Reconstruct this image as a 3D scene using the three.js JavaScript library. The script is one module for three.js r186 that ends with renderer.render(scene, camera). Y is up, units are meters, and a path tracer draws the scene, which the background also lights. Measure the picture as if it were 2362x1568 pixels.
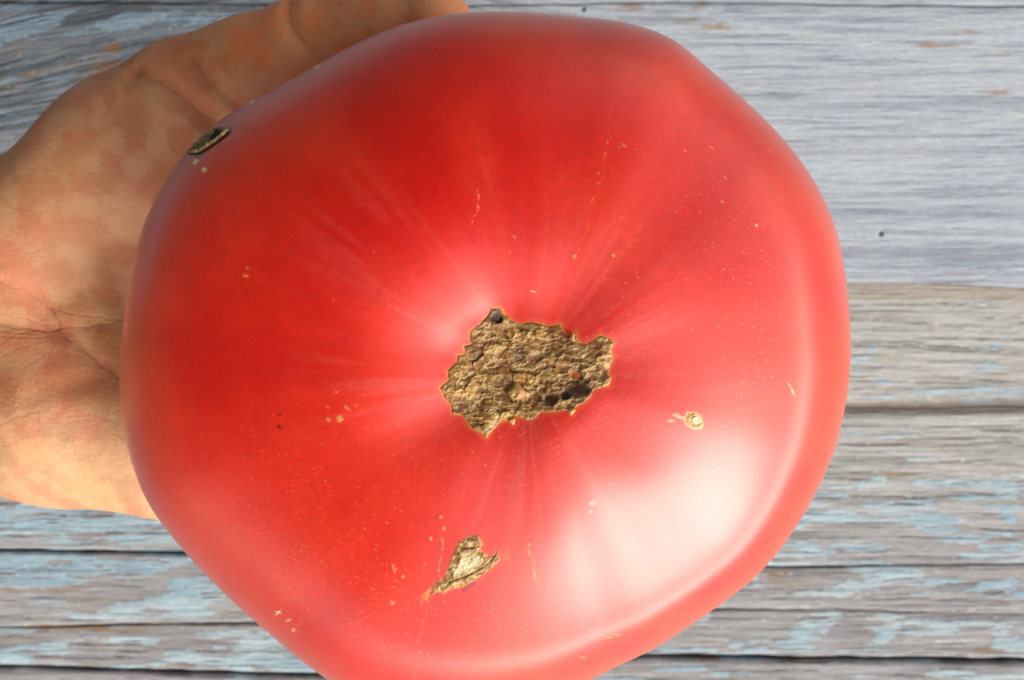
import * as THREE from 'three';

// ---------------------------------------------------------------- camera, sky, sun, exposure
const scene = new THREE.Scene();
const EYE = 0.40, FOCAL = 2420;                       // camera height over the boards (m); focal length for a 2361 px wide picture
const camera = new THREE.PerspectiveCamera(2 * Math.atan(784 / FOCAL) * 180 / Math.PI, 1024 / 680, 0.01, 400);
camera.position.set(0, EYE, 0);
camera.up.set(0, 0, -1);
camera.lookAt(0, 0, 0);
camera.focus = 0.168; camera.userData.fStop = 36;

const SUN_EL = 42 * Math.PI / 180, SUN_AZ = [0.68, 0.73];
const azl = Math.hypot(...SUN_AZ);
const sunDir = new THREE.Vector3(SUN_AZ[0] / azl * Math.cos(SUN_EL), Math.sin(SUN_EL), SUN_AZ[1] / azl * Math.cos(SUN_EL));
{ // hazy bright sky with the aureole of a veiled sun
  const W = 512, H = 256, data = new Float32Array(W * H * 4), d = new THREE.Vector3();
  for (let j = 0; j < H; j++) for (let i = 0; i < W; i++) {
    const el = ((j + 0.5) / H - 0.5) * Math.PI, az = ((i + 0.5) / W - 0.5) * 2 * Math.PI;
    d.set(Math.cos(el) * Math.cos(az), Math.sin(el), Math.cos(el) * Math.sin(az));
    const c = THREE.MathUtils.clamp(d.dot(sunDir), -1, 1), ang = Math.acos(c);
    const hz = Math.exp(-Math.max(0, d.y) * 3.0), flat = Math.hypot(d.x, d.z) * Math.cos(SUN_EL), daz = Math.acos(THREE.MathUtils.clamp((d.x * sunDir.x + d.z * sunDir.z) / Math.max(flat, 1e-6), -1, 1));
    const base = [0.58 + 0.60 * hz, 0.60 + 0.56 * hz, 0.64 + 0.46 * hz];
    // the veiled sun brightens the haze round it, and the low haze far to either side
    const glow = 1.0 * Math.exp(-ang / 0.5) + 2.0 * Math.exp(-ang * ang / (2 * 0.2 * 0.2)) + 9.5 * Math.exp(-((daz / 0.85) ** 2)) * Math.exp(-((Math.max(0, el) / 0.33) ** 2));
    const o = (j * W + i) * 4;
    for (let k = 0; k < 3; k++) data[o + k] = base[k] * (0.8 + 0.3 * c) + glow * [1.0, 0.92, 0.78][k];
    data[o + 3] = 1;
  }
  const t = new THREE.DataTexture(data, W, H, THREE.RGBAFormat, THREE.FloatType);
  t.mapping = THREE.EquirectangularReflectionMapping; t.magFilter = THREE.LinearFilter; t.needsUpdate = true;
  scene.background = t; scene.environment = t;
}
const sun = new THREE.DirectionalLight(new THREE.Color(1.0, 0.94, 0.84), 2.1);
sun.position.copy(sunDir).multiplyScalar(3);
sun.target.position.set(0, 0.1, 0);
sun.castShadow = true;
sun.shadow.radius = 44;
sun.shadow.mapSize.set(2048, 2048);
Object.assign(sun.shadow.camera, { left: -0.6, right: 0.6, top: 0.6, bottom: -0.6, near: 0.5, far: 8 });
scene.add(sun, sun.target);
const renderer = new THREE.WebGLRenderer({ antialias: true });
renderer.setSize(1024, 680);
renderer.shadowMap.enabled = true;
renderer.toneMapping = THREE.LinearToneMapping;
renderer.toneMappingExposure = 1.15;

// ---------------------------------------------------------------- helpers
const clamp = (x, a = 0, b = 1) => Math.min(b, Math.max(a, x));
const mix = (a, b, t) => a + (b - a) * t;
const sstep = (a, b, x) => { const t = clamp((x - a) / (b - a)); return t * t * (3 - 2 * t); };
function rng(seed) { let a = seed >>> 0; return () => { a = (a + 0x6D2B79F5) | 0; let t = Math.imul(a ^ (a >>> 15), 1 | a); t = (t + Math.imul(t ^ (t >>> 7), 61 | t)) ^ t; return ((t ^ (t >>> 14)) >>> 0) / 4294967296; }; }
const hash = (x, y, z, s) => { let h = Math.imul(x, 374761393) + Math.imul(y, 668265263) + Math.imul(z, 2147483647 ^ 0x51ed27) + Math.imul(s, 974634777); h = Math.imul(h ^ (h >>> 13), 1274126177); h ^= h >>> 16; return (h >>> 0) / 4294967296; };
const fade = (t) => t * t * t * (t * (t * 6 - 15) + 10);
function n2(x, y, s = 0) {                             // value noise, 0..1
  const xi = Math.floor(x), yi = Math.floor(y), u = fade(x - xi), v = fade(y - yi);
  return mix(mix(hash(xi, yi, 0, s), hash(xi + 1, yi, 0, s), u), mix(hash(xi, yi + 1, 0, s), hash(xi + 1, yi + 1, 0, s), u), v);
}
function n3(x, y, z, s = 0) {
  const xi = Math.floor(x), yi = Math.floor(y), zi = Math.floor(z), u = fade(x - xi), v = fade(y - yi), w = fade(z - zi);
  const f = (k) => mix(mix(hash(xi, yi, k, s), hash(xi + 1, yi, k, s), u), mix(hash(xi, yi + 1, k, s), hash(xi + 1, yi + 1, k, s), u), v);
  return mix(f(zi), f(zi + 1), w);
}
const fbm2 = (x, y, o = 4, s = 0) => { let a = 0, w = 0.5, t = 0; for (let i = 0; i < o; i++) { a += w * n2(x, y, s + i); t += w; w *= 0.5; x *= 2.03; y *= 2.03; } return a / t; };
const fbm3 = (x, y, z, o = 4, s = 0) => { let a = 0, w = 0.5, t = 0; for (let i = 0; i < o; i++) { a += w * n3(x, y, z, s + i); t += w; w *= 0.5; x *= 2.03; y *= 2.03; z *= 2.03; } return a / t; };
function worley(x, y, s = 0) {                         // distances to nearest and second nearest cell point, and the cell's number
  const xi = Math.floor(x), yi = Math.floor(y); let a = 9, b = 9, id = 0;
  for (let j = -1; j <= 1; j++) for (let i = -1; i <= 1; i++) {
    const cx = xi + i + hash(xi + i, yi + j, 1, s), cy = yi + j + hash(xi + i, yi + j, 2, s), d = Math.hypot(cx - x, cy - y);
    if (d < a) { b = a; a = d; id = hash(xi + i, yi + j, 3, s); } else if (d < b) b = d;
  }
  return [a, b, id];
}
const lin = (c) => (c /= 255, c <= 0.04045 ? c / 12.92 : Math.pow((c + 0.055) / 1.055, 2.4));
const rgb = (r, g, b) => [lin(r), lin(g), lin(b)];
const enc = (c) => { c = clamp(c); return 255 * (c <= 0.0031308 ? 12.92 * c : 1.055 * Math.pow(c, 1 / 2.4) - 0.055); };
const mix3 = (a, b, t) => [mix(a[0], b[0], t), mix(a[1], b[1], t), mix(a[2], b[2], t)];
const at = (u, v, depth) => new THREE.Vector3((u - 1180.5) * depth / FOCAL, EYE - depth, (v - 784) * depth / FOCAL);   // a point of the photograph at a depth
function tex(W, H, data, srgb) {
  const t = new THREE.DataTexture(data, W, H, THREE.RGBAFormat);
  t.magFilter = THREE.LinearFilter; t.minFilter = THREE.LinearMipmapLinearFilter; t.generateMipmaps = true; t.anisotropy = 8;
  if (srgb) t.colorSpace = THREE.SRGBColorSpace;
  t.needsUpdate = true; return t;
}
function segDist(px, py, pts, closed) {                // distance from a point to a polyline of [x, y]
  let best = 1e9;
  for (let i = 0, n = pts.length - (closed ? 0 : 1); i < n; i++) {
    const a = pts[i], b = pts[(i + 1) % pts.length], dx = b[0] - a[0], dy = b[1] - a[1];
    const t = clamp(((px - a[0]) * dx + (py - a[1]) * dy) / (dx * dx + dy * dy + 1e-20)), d = Math.hypot(px - a[0] - t * dx, py - a[1] - t * dy);
    if (d < best) best = d;
  }
  return best;
}
function inside(px, py, p) {
  let c = false;
  for (let i = 0, j = p.length - 1; i < p.length; j = i++) if ((p[i][1] > py) !== (p[j][1] > py) && px < (p[j][0] - p[i][0]) * (py - p[i][1]) / (p[j][1] - p[i][1]) + p[i][0]) c = !c;
  return c;
}
function tag(o, label, category, kind) { o.userData = { label }; if (category) o.userData.category = category; if (kind) o.userData.kind = kind; return o; }
function mesh(name, g, m, parent) { const o = new THREE.Mesh(g, m); o.name = name; o.castShadow = o.receiveShadow = true; (parent ?? scene).add(o); return o; }

// ---------------------------------------------------------------- weathered boards
const WU = EYE / FOCAL;                                // metres per photograph pixel on the boards
const grainShift = (x, y) => {                         // the grain runs along x; it climbs in the upper left and wavers elsewhere
  const ul = sstep(1500, 200, x) * sstep(520, 120, y);
  return y + ul * (0.20 * x + 26 * (n2(x * 0.004, y * 0.012, 71) - 0.5)) + 10 * (n2(x * 0.0016, y * 0.005, 72) - 0.5) + 2.5 * (n2(x * 0.012, y * 0.03, 73) - 0.5)
    + sstep(1500, 2300, x) * sstep(620, 760, y) * sstep(960, 800, y) * 0.05 * (2300 - x);
};
// seams between the boards, y over x in photograph pixels
const seams = [
  { pts: [[0, 6], [1000, 14], [1500, 8], [1700, 9], [2361, 15]], w: 4, ws: [1, 0.6, 1], e: 0.4, seed: 1 },
  { pts: [[0, 640], [1300, 652], [1950, 650], [2100, 652], [2361, 664]], w: 0.6, ws: [1, 1, 1], e: 0.06, seed: 2 },
  { pts: [[0, 935], [1100, 950], [1955, 942], [2361, 938]], w: 0.8, ws: [1, 1, 1], e: 0.12, seed: 3 },
  { pts: [[0, 1270], [440, 1277], [1100, 1300], [1760, 1308], [1900, 1306], [2361, 1300]], w: 7, ws: [1.1, 1, 0.3], e: 0.8, seed: 4 },
  { pts: [[0, 1447], [300, 1440], [570, 1436], [1100, 1418], [1680, 1405], [1880, 1406], [2361, 1416]], w: 5, ws: [0.8, 1, 0.4], e: 0.6, seed: 5 },
  { pts: [[0, 1537], [400, 1550], [700, 1558], [1100, 1540], [1480, 1516], [1800, 1518], [2361, 1525]], w: 10, ws: [0.8, 1, 1.1], e: 1, seed: 6 },
];
function seamY(s, x) {
  const p = s.pts; let y;
  if (x <= p[0][0]) y = p[0][1]; else if (x >= p[p.length - 1][0]) y = p[p.length - 1][1];
  else { let i = 1; while (p[i][0] < x) i++; const t = (x - p[i - 1][0]) / (p[i][0] - p[i - 1][0]); y = mix(p[i - 1][1], p[i][1], t * t * (3 - 2 * t) * 0.6 + t * 0.4); }
  return y + 5 * (fbm2(x * 0.012, s.seed * 7.3, 3, 80) - 0.5);
}
const seamWs = (s, x) => x < 1180 ? mix(s.ws[0], s.ws[1], clamp(x / 1180)) : mix(s.ws[1], s.ws[2], clamp((x - 1500) / 600));
const seamHalf = (s, x) => s.w * 0.5 * seamWs(s, x) * (0.45 + 1.1 * fbm2(x * 0.02, s.seed * 3.1, 3, 81));
// pale blue paint left on the wood: centre, half sizes, climb
const flakes = [
  [50, 70, 120, 26, -0.3], [300, 50, 150, 20, -0.2], [470, 40, 100, 14, -0.15], [40, 14, 70, 10, -0.1],
  [150, 1172, 210, 16, -0.05], [420, 1180, 180, 18, -0.06], [70, 1215, 190, 26, -0.08], [330, 1200, 190, 20, -0.1], [420, 1240, 70, 16, 0],
  [120, 1325, 150, 24, -0.06], [250, 1312, 130, 24, -0.05], [60, 1345, 110, 12, 0], [480, 1350, 120, 28, -0.2], [390, 1385, 170, 20, -0.18], [560, 1330, 60, 14, -0.1], [300, 1415, 140, 14, -0.05],
  [600, 1480, 130, 30, 0.05], [560, 1520, 120, 22, 0], [700, 1530, 60, 14, 0], [100, 1495, 110, 16, 0], [30, 1515, 60, 22, 0], [300, 1480, 60, 12, -0.05],
  [1990, 828, 34, 7, 0], [2110, 893, 40, 6, 0], [2180, 900, 50, 8, 0], [2280, 850, 40, 10, -0.1], [2010, 804, 12, 5, 0], [2300, 905, 60, 8, 0], [2030, 880, 26, 6, 0], [2250, 925, 40, 8, 0],
  [2180, 1112, 70, 9, 0], [2290, 1118, 60, 10, 0], [1960, 1125, 70, 9, 0], [1900, 1140, 50, 9, 0], [2250, 1145, 60, 9, 0], [2040, 1165, 60, 10, 0], [1930, 1180, 50, 12, 0], [2300, 1170, 60, 9, 0],
  [2090, 1200, 50, 10, 0], [1850, 1215, 60, 10, 0], [2200, 1245, 90, 14, -0.1], [2300, 1260, 60, 12, 0], [1990, 1260, 70, 10, 0], [2130, 1060, 40, 6, 0],
  [2000, 1345, 130, 18, -0.2], [2080, 1325, 70, 14, -0.1], [1880, 1365, 70, 10, -0.1], [1870, 1450, 60, 30, -0.4], [1820, 1490, 60, 14, 0], [1900, 1420, 40, 14, 0], [2310, 1345, 60, 14, 0], [2040, 1460, 40, 20, -0.4], [2330, 1480, 40, 30, 0],
  [1700, 1552, 60, 10, 0], [2200, 1555, 60, 9, 0], [900, 1556, 80, 8, 0],
];
const stains = [[268, 112, 26, 20], [235, 150, 40, 26], [240, 165, 60, 12], [1620, 8, 26, 14], [1650, 60, 40, 9], [1575, 45, 30, 8], [2160, 105, 60, 7], [2230, 75, 60, 5], [2300, 125, 40, 5], [2290, 215, 50, 6], [1450, 15, 60, 9],
  [60, 1360, 120, 5], [200, 1450, 220, 6], [1900, 1365, 60, 8], [1790, 1320, 30, 10], [1650, 1520, 60, 8], [2120, 1330, 60, 8], [2290, 1500, 60, 7], [2060, 1095, 60, 6], [30, 180, 100, 8], [500, 1340, 60, 6], [120, 1445, 180, 5]];
const dots = [[2029, 539, 6], [1345, 22, 5]];
const PX = 2361, PY = 1568;
// what the wood is like at a place: [linear colour, height in metres]
function wood(x, y) {
  const yy = grainShift(x, y);
  const f1 = fbm2(x * 0.0045, yy * 0.13, 3, 10), f2 = fbm2(x * 0.010, yy * 0.36, 3, 20), f3 = n2(x * 0.05, yy * 0.75, 30), broad = fbm2(x * 0.0022, yy * 0.021, 4, 40), grit = n2(x * 0.33, y * 0.4, 31);
  const streak = 0.5 * f1 + 0.35 * f2 + 0.15 * f3;
  // boards: the upper one keeps a thin white wash on its right, the lower ones are bare and grey
  const upper = sstep(seamY(seams[1], x) + 2, seamY(seams[1], x) - 2, y);
  const washed = upper * clamp(sstep(700, 1500, x + 500 * (broad - 0.5)) );
  const band2 = (1 - upper) * sstep(seamY(seams[2], x) + 3, seamY(seams[2], x) - 3, y);
  let c = mix3(rgb(138, 134, 136), rgb(186, 183, 184), sstep(0.25, 0.75, streak));            // grey mauve
  const beige = mix3(rgb(148, 145, 140), rgb(204, 200, 195), sstep(0.25, 0.68, streak));
  const right = sstep(1200, 1900, x);
  c = mix3(c, beige, clamp(band2 * 0.7 + right * (1 - upper) * sstep(1280, 1150, y) * 0.7));
  const shadedBlueGrey = mix3(rgb(96, 105, 115), rgb(158, 166, 176), sstep(0.3, 0.7, streak));  // blue-grey wood of the upper left, its shade painted into the tone
  c = mix3(c, shadedBlueGrey, upper * (1 - washed));
  const wash = mix3(rgb(146, 154, 167), rgb(196, 201, 209), sstep(0.20, 0.62, streak + 0.12 * (broad - 0.5)));
  c = mix3(c, wash, washed);
  if (upper > 0.5) {                                   // grey bands of the white board
    const b1 = Math.exp(-(((yy - 583) / 15) ** 2)) * 0.75 + Math.exp(-(((yy - 492) / 14) ** 2)) * 0.45 + Math.exp(-(((yy - 352) / 8) ** 2)) * 0.35 + Math.exp(-(((yy - 247) / 6) ** 2)) * 0.35 + Math.exp(-(((yy - 610) / 4) ** 2)) * 0.35;
    c = mix3(c, rgb(150, 152, 166), clamp(b1 * (0.5 + f1)) * washed);
  }
  let h = (streak - 0.5) * 0.00032 + (f3 - 0.5) * 0.00008;
  // dark open grain lines
  const line = sstep(0.36, 0.26, f2) * sstep(0.62, 0.44, f1);
  c = mix3(c, [c[0] * 0.42, c[1] * 0.40, c[2] * 0.38], line * mix(0.40, 0.08, washed)); h -= line * 0.00035 * (1 - 0.7 * washed);
  const scr = sstep(0.70, 0.82, fbm2(x * 0.008, yy * 0.30, 3, 45)); c = mix3(c, rgb(222, 220, 216), scr * 0.45); h += scr * 0.00012;
  // brown and ochre tints
  const och = sstep(0.60, 0.78, fbm2(x * 0.006, yy * 0.06, 4, 50)) * 0.18 * (1 - 0.75 * washed);
  c = mix3(c, rgb(176, 140, 92), och);
  for (const [cx, cy, rx, ry] of stains) {
    const d = Math.hypot((x - cx) / rx, (yy - grainShift(cx, cy)) / ry);
    if (d < 1.8) c = mix3(c, rgb(158, 118, 66), 0.62 * sstep(1.2, 0.2, d + 2.2 * (fbm2(x * 0.03, yy * 0.16, 3, 51) - 0.5)));
  }
  // paint
  let p = -1;
  const ragged = 1.8 * (fbm2(x * 0.017, yy * 0.085, 4, 60) - 0.5) + 0.5 * (n2(x * 0.07, yy * 0.3, 61) - 0.5);
  for (const [cx, cy, rx, ry, k] of flakes) {
    const dx = x - cx, dy = y - cy - k * dx;
    if (Math.abs(dx) < rx * 1.7 && Math.abs(dy) < ry * 1.9) p = Math.max(p, 0.58 - ((Math.abs(dx) / rx) ** 2.4 + (Math.abs(dy) / ry) ** 2.2) * 0.62 + ragged);
  }
  const low = sstep(1040, 1180, y);
  p = Math.max(p, (fbm2(x * 0.007, yy * 0.05, 4, 65) - 0.67 + 0.05 * low) * 6 + 0.4 * ragged - washed * 2.5 - (1 - low) * 0.4);
  const fib = fbm2(x * 0.02, yy * 0.55, 2, 67), pm = sstep(0.04, 0.24, p + 0.25 * (fib - 0.5)) * sstep(0.26, 0.42, f2 + 0.3 * (p - 0.2)) * (0.55 + 0.45 * sstep(0.25, 0.6, fib));
  const paint = mix3(mix3(rgb(156, 192, 210), rgb(192, 214, 222), sstep(0.3, 0.7, broad + 0.5 * (f1 - 0.5))), rgb(146, 178, 204), upper * 0.7 + band2 * 0.6);
  c = mix3(c, mix3(paint, rgb(214, 226, 230), sstep(0.55, 0.8, f3) * 0.35), pm * 0.85);
  h += pm * 0.00012;
  const rim = sstep(0.0, 0.06, p) * sstep(0.2, 0.08, p);
  c = mix3(c, [c[0] * 0.6, c[1] * 0.58, c[2] * 0.56], rim * 0.3);
  const chip = sstep(0.80, 0.9, fbm2(x * 0.05, yy * 0.2, 2, 66)); c = mix3(c, rgb(226, 226, 226), chip * 0.6 * (1 - washed));
  // brown weathered edge along the seam under the second board
  const s2 = Math.abs(y - seamY(seams[2], x)), e2 = sstep(24, 4, s2 + 8 * (f1 - 0.5));
  c = mix3(c, rgb(112, 92, 74), e2 * 0.75); h -= e2 * 0.0008;
  const s1 = y - seamY(seams[1], x); if (s1 > 0) c = mix3(c, rgb(176, 158, 138), sstep(48, 26, s1 + 14 * (f1 - 0.5)) * 0.6);
  for (const [cx, cy, r] of dots) { const d = Math.hypot(x - cx, y - cy) / r; if (d < 1.6) { const k = sstep(1.3, 0.7, d); c = mix3(c, rgb(50, 50, 52), k * 0.85); h -= k * 0.0006; } }
  const g = 0.87 + 0.26 * grit + 0.26 * (1 - 0.6 * washed) * (fib - 0.5); c = [c[0] * g, c[1] * g, c[2] * g];
  return [c, h];
}
{
  const W = 1200, H = 825, X0 = -140, X1 = 2500, Y0 = -120, Y1 = 1690;     // the part of the boards that the texture holds, in photograph pixels
  const ALB = 0.66, col = new Uint8Array(W * H * 4), bmp = new Uint8Array(W * H * 4);
  for (let j = 0; j < H; j++) for (let i = 0; i < W; i++) {
    const [c, h] = wood(mix(X0, X1, (i + 0.5) / W), mix(Y0, Y1, (j + 0.5) / H)), o = (j * W + i) * 4;
    for (let k = 0; k < 3; k++) col[o + k] = enc(c[k] * ALB * [0.96, 1.0, 1.06][k]);
    bmp[o] = bmp[o + 1] = bmp[o + 2] = clamp((h + 0.0015) / 0.0025) * 255; col[o + 3] = bmp[o + 3] = 255;
  }
  const map = tex(W, H, col, true), bump = tex(W, H, bmp, false);
  for (const t of [map, bump]) t.wrapS = t.wrapT = THREE.MirroredRepeatWrapping;
  const woodMat = new THREE.MeshStandardMaterial({ map, bumpMap: bump, bumpScale: 0.0025, roughness: 0.78 });
  woodMat.name = 'weathered painted wood';
  const deck = new THREE.Group(); deck.name = 'wooden_deck'; scene.add(deck);
  tag(deck, 'weathered grey wooden boards with flaking white and pale blue paint behind the tomato', null, 'structure');
  // one board between two edge curves given in photograph pixels; the top has the low waves and worn edges, the sides go down
  function plank(top, bottom, x0, x1, nx, ny, raise, edgeA = () => 1, edgeB = () => 1) {
    const pos = [], uv = [], idx = [], T = 0.022;
    for (let i = 0; i <= nx; i++) {
      const x = mix(x0, x1, i / nx), a = top(x), b = bottom(x), ea = edgeA(x), eb = edgeB(x);
      const put = (y, h) => { pos.push((x - 1180.5) * WU, h, (y - 784) * WU); uv.push((x - X0) / (X1 - X0), (y - Y0) / (Y1 - Y0)); };
      put(a, -T);
      for (let j = 0; j <= ny; j++) {
        const q = j / ny, t = q < 0.5 ? 2 * q * q : 1 - 2 * (1 - q) * (1 - q), y = mix(a, b, t), da = y - a, db = b - y;
        put(y, raise - ea * (0.0014 * Math.exp(-da / 2.2) + 0.00012 * Math.exp(-da / 10)) - eb * (0.0014 * Math.exp(-db / 2.2) + 0.00012 * Math.exp(-db / 10)) + 0.0006 * (fbm2(x * 0.004, y * 0.02, 3, 90) - 0.5));
      }
      put(b, -T);
    }
    const n = ny + 3;
    for (let i = 0; i < nx; i++) for (let j = 0; j < n - 1; j++) { const p = i * n + j; idx.push(p, p + 1, p + n, p + 1, p + n + 1, p + n); }
    const g = new THREE.BufferGeometry();
    g.setAttribute('position', new THREE.Float32BufferAttribute(pos, 3)); g.setAttribute('uv', new THREE.Float32BufferAttribute(uv, 2)); g.setIndex(idx); g.computeVertexNormals();
    return mesh('plank', g, woodMat, deck);
  }
  const L = -5200, R = 7600;
  const curves = seams.map((s) => [(x) => seamY(s, x) - seamHalf(s, x), (x) => seamY(s, x) + seamHalf(s, x)]);
  const raise = [0.0, 0.0008, -0.0004, 0.0, 0.0003, -0.0002, 0.0];
  for (let i = 0; i <= seams.length; i++) {
    const top = i ? curves[i - 1][1] : () => -560, bot = i < seams.length ? curves[i][0] : () => 1960;
    const p = plank(top, bot, L, R, 1300, 26, raise[i], i ? (x) => seams[i - 1].e * seamWs(seams[i - 1], x) : undefined, i < seams.length ? (x) => seams[i].e * seamWs(seams[i], x) : undefined);
    p.name = i ? 'plank_' + String(i).padStart(3, '0') : 'plank';
  }
  let k = seams.length + 1;
  for (const [a, b] of [[-4600, -1], [2, 1960 + 4000]]) {           // the boards beyond the frame, of the same kind
    for (let y = a < 0 ? -1160 : 1968; a < 0 ? y > -5000 : y < 6500; y += a < 0 ? -600 : 600) {
      plank(() => y, () => y + 592, L, R, 24, 8, 0.0).name = 'plank_' + String(k++).padStart(3, '0');
    }
  }
  const gm = new THREE.MeshStandardMaterial({ color: new THREE.Color().setRGB(0.10, 0.11, 0.07), roughness: 1 });
  const gg = new THREE.CircleGeometry(180, 48); gg.rotateX(-Math.PI / 2);
  const ground = mesh('ground', gg, gm); ground.position.y = -0.30; tag(ground, 'dull ground under and around the wooden boards', null, 'structure');
}
// ---------------------------------------------------------------- unseen wall and roof, added to keep the sky off the left
{
  const sky_blocker = new THREE.Group(); sky_blocker.name = 'sky_blocker'; sky_blocker.position.set(-0.1, -0.3, -0.1); sky_blocker.rotation.y = -0.62; scene.add(sky_blocker);   // its open side looks to the right
  tag(sky_blocker, 'added dark timber wall and roof that block the sky, unseen beyond the left of the picture', 'sky_blocker');
  const timber = new THREE.MeshStandardMaterial({ color: new THREE.Color().setRGB(0.055, 0.042, 0.032), roughness: 0.9 }); timber.name = 'dark timber';
  const box = (name, x0, x1, y0, y1, z0, z1) => { const g = new THREE.BoxGeometry(x1 - x0, y1 - y0, z1 - z0); g.translate((x0 + x1) / 2, (y0 + y1) / 2, (z0 + z1) / 2); return mesh(name, g, timber, sky_blocker); };
  for (let i = 0; i < 12; i++) { const o = box('blocker_wall', -1.42, -1.38 + 0.006 * (i % 2), 0.01 + i * 0.2, 0.2 + i * 0.2, -3, 3); o.name = i ? 'blocker_wall_' + String(i).padStart(3, '0') : 'blocker_wall'; }
  for (let i = 0; i < 20; i++) { const o = box('blocker_roof', -1.36, 0.18, 2.41, 2.44, -3 + i * 0.3, -3 + i * 0.3 + 0.292); o.name = i ? 'blocker_roof_' + String(i).padStart(3, '0') : 'blocker_roof'; }
  box('blocker_beam', 0.19, 0.27, 2.3, 2.44, -3, 3);
  for (const z of [-2.9, 2.82]) box('blocker_post', 0.19, 0.27, 0, 2.295, z, z + 0.08);
}

// ---------------------------------------------------------------- tomato
//TOMATO-SHAPE
const TD = 0.190, TY = EYE - TD;                       // depth and height of its widest ring
const AX = at(1210, 862, 0.166), MID = at(1118, 835, TD); // the stem end, and the middle of the widest ring
// radius of the widest ring around MID, every 7.5 degrees from +x towards +z (m)
const RING = [0.06568,0.06520,0.06464,0.06373,0.06292,0.06207,0.06069,0.05983,0.05970,0.05969,0.06088,0.06212,0.06315,0.06399,0.06451,0.06425,0.06326,0.06228,0.06225,0.06275,0.06391,0.06524,0.06569,0.06568,0.06528,0.06500,0.06535,0.06572,0.06568,0.06505,0.06352,0.06178,0.06115,0.06144,0.06205,0.06250,0.06271,0.06313,0.06405,0.06580,0.06681,0.06605,0.06604,0.06666,0.06726,0.06737,0.06667,0.06601];
//RING-END
const TAU = Math.PI * 2;
function ringR(th) {
  const n = RING.length, f = ((th / TAU) % 1 + 1) % 1 * n, i = Math.floor(f), t = f - i, p = (k) => RING[(i + k + n) % n];
  const a = p(-1), b = p(0), c = p(1), d = p(2);
  return b + 0.5 * t * (c - a + t * (2 * a - 5 * b + 4 * c - d + t * (3 * (b - c) + d - a)));
}
const HT = 0.034, FT = 0.0100, HB = 0.036;
function tomatoAt(phi, th, out) {
  const sp = Math.sin(phi), cp = Math.cos(phi);
  const s = phi < Math.PI / 2 ? Math.pow(sp, 0.92) : Math.pow(sp, 0.85), lr = sstep(-0.25, 0.92, Math.cos(th - 0.95)), ft = FT + 0.0045 * (0.5 + 0.5 * Math.cos(th - 0.95)), sk = 0.72 + 0.06 * Math.pow(Math.max(0, Math.cos(th - 0.78)), 6);
  // above: a nearly straight slope from the hollow out to the shoulder, which then turns down sharply (most sharply on the lower right)
  let y = cp >= 0 ? ft * (1.0 - (Math.sqrt(s * s + 0.05) - 0.2236) / 0.8011) + (HT - ft) * Math.pow(Math.max(0, 1 - Math.pow(s, 3.5 + 5.6 * lr)), 0.5) : -HB * Math.pow(-cp, 0.85) - 0.019 * (1 - sk) * lr * s * s;
  const k = 1 - s * s, R = ringR(th);
  let cx = MID.x + (AX.x - MID.x) * k, cz = MID.z + (AX.z - MID.z) * k;
  if (cp > 0) {                                        // the hollow round the stem, pleated and uneven
    const rib = Math.cos(th * 7 + 1.1 + 0.8 * Math.sin(th * 2)), ul = 0.5 + 0.5 * Math.cos(th + 2.25);
    const w = 0.30 - 0.05 * ul + 0.015 * Math.sin(th * 3 + 0.7);
    y -= 0.019 * lr * 0.020 * Math.log(1 + Math.exp((s - sk) / 0.020));
    y -= (0.0054 + 0.0056 * (ul - 0.40) * sstep(0.0, 0.2, s)) * Math.exp(-((s / w) ** 2)) + 0.0006 * Math.exp(-((s / 0.14) ** 2));
    y -= 0.00022 * rib * Math.exp(-(((s - 0.26) / 0.16) ** 2));
    y += 0.0007 * Math.sin(th * 3 + 2.0) * Math.exp(-(((s - 0.6) / 0.25) ** 2));
  }
  const x = cx + R * s * Math.cos(th), z = cz + R * s * Math.sin(th);
  return out.set(x, TY + y, z);
}
//TOMATO-SHAPE-END
const tv = [new THREE.Vector3(), new THREE.Vector3(), new THREE.Vector3()];
const toPx = (p) => [p.x / (EYE - p.y) * FOCAL + 1180.5, p.z / (EYE - p.y) * FOCAL + 784];
const guide = [];                                      // a coarse table of the skin that starts each search below
for (let i = 1; i <= 60; i++) for (let j = 0; j < 120; j++) { const phi = i / 60 * 1.9, th = j / 120 * TAU; tomatoAt(phi, th, tv[0]); guide.push([...toPx(tv[0]), phi, th]); }
function skinAt(u, v, start) {                         // the skin's own coordinates under a point of the photograph, kept as a flat pair so that the middle is no trouble
  let a, b;
  if (start) [a, b] = start; else {
    let best = 1e9; for (const g of guide) { const d = Math.hypot(g[0] - u, g[1] - v) + (g[2] > 1.5 ? (g[2] - 1.5) * 400 : 0); if (d < best) { best = d; a = g[2] * Math.cos(g[3]); b = g[2] * Math.sin(g[3]); } }
  }
  const f = (a, b) => toPx(tomatoAt(Math.hypot(a, b), Math.atan2(b, a), tv[0]));
  for (let it = 0; it < 7; it++) {
    const [p, q] = f(a, b), e = 1e-3, [pa, qa] = f(a + e, b), [pb, qb] = f(a, b + e);
    const A = (pa - p) / e, B = (pb - p) / e, C = (qa - q) / e, D = (qb - q) / e, det = A * D - B * C;
    if (Math.abs(det) < 1e3) break;
    let da = (D * (u - p) - B * (v - q)) / det, db = (A * (v - q) - C * (u - p)) / det; const l = Math.hypot(da, db); if (l > 0.1) { da *= 0.1 / l; db *= 0.1 / l; }
    a += da; b += db; if (l < 1e-6) break;
  }
  return [a, b];
}
const skinPoint = ([a, b], out = new THREE.Vector3()) => tomatoAt(Math.hypot(a, b), Math.atan2(b, a), out);
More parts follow.
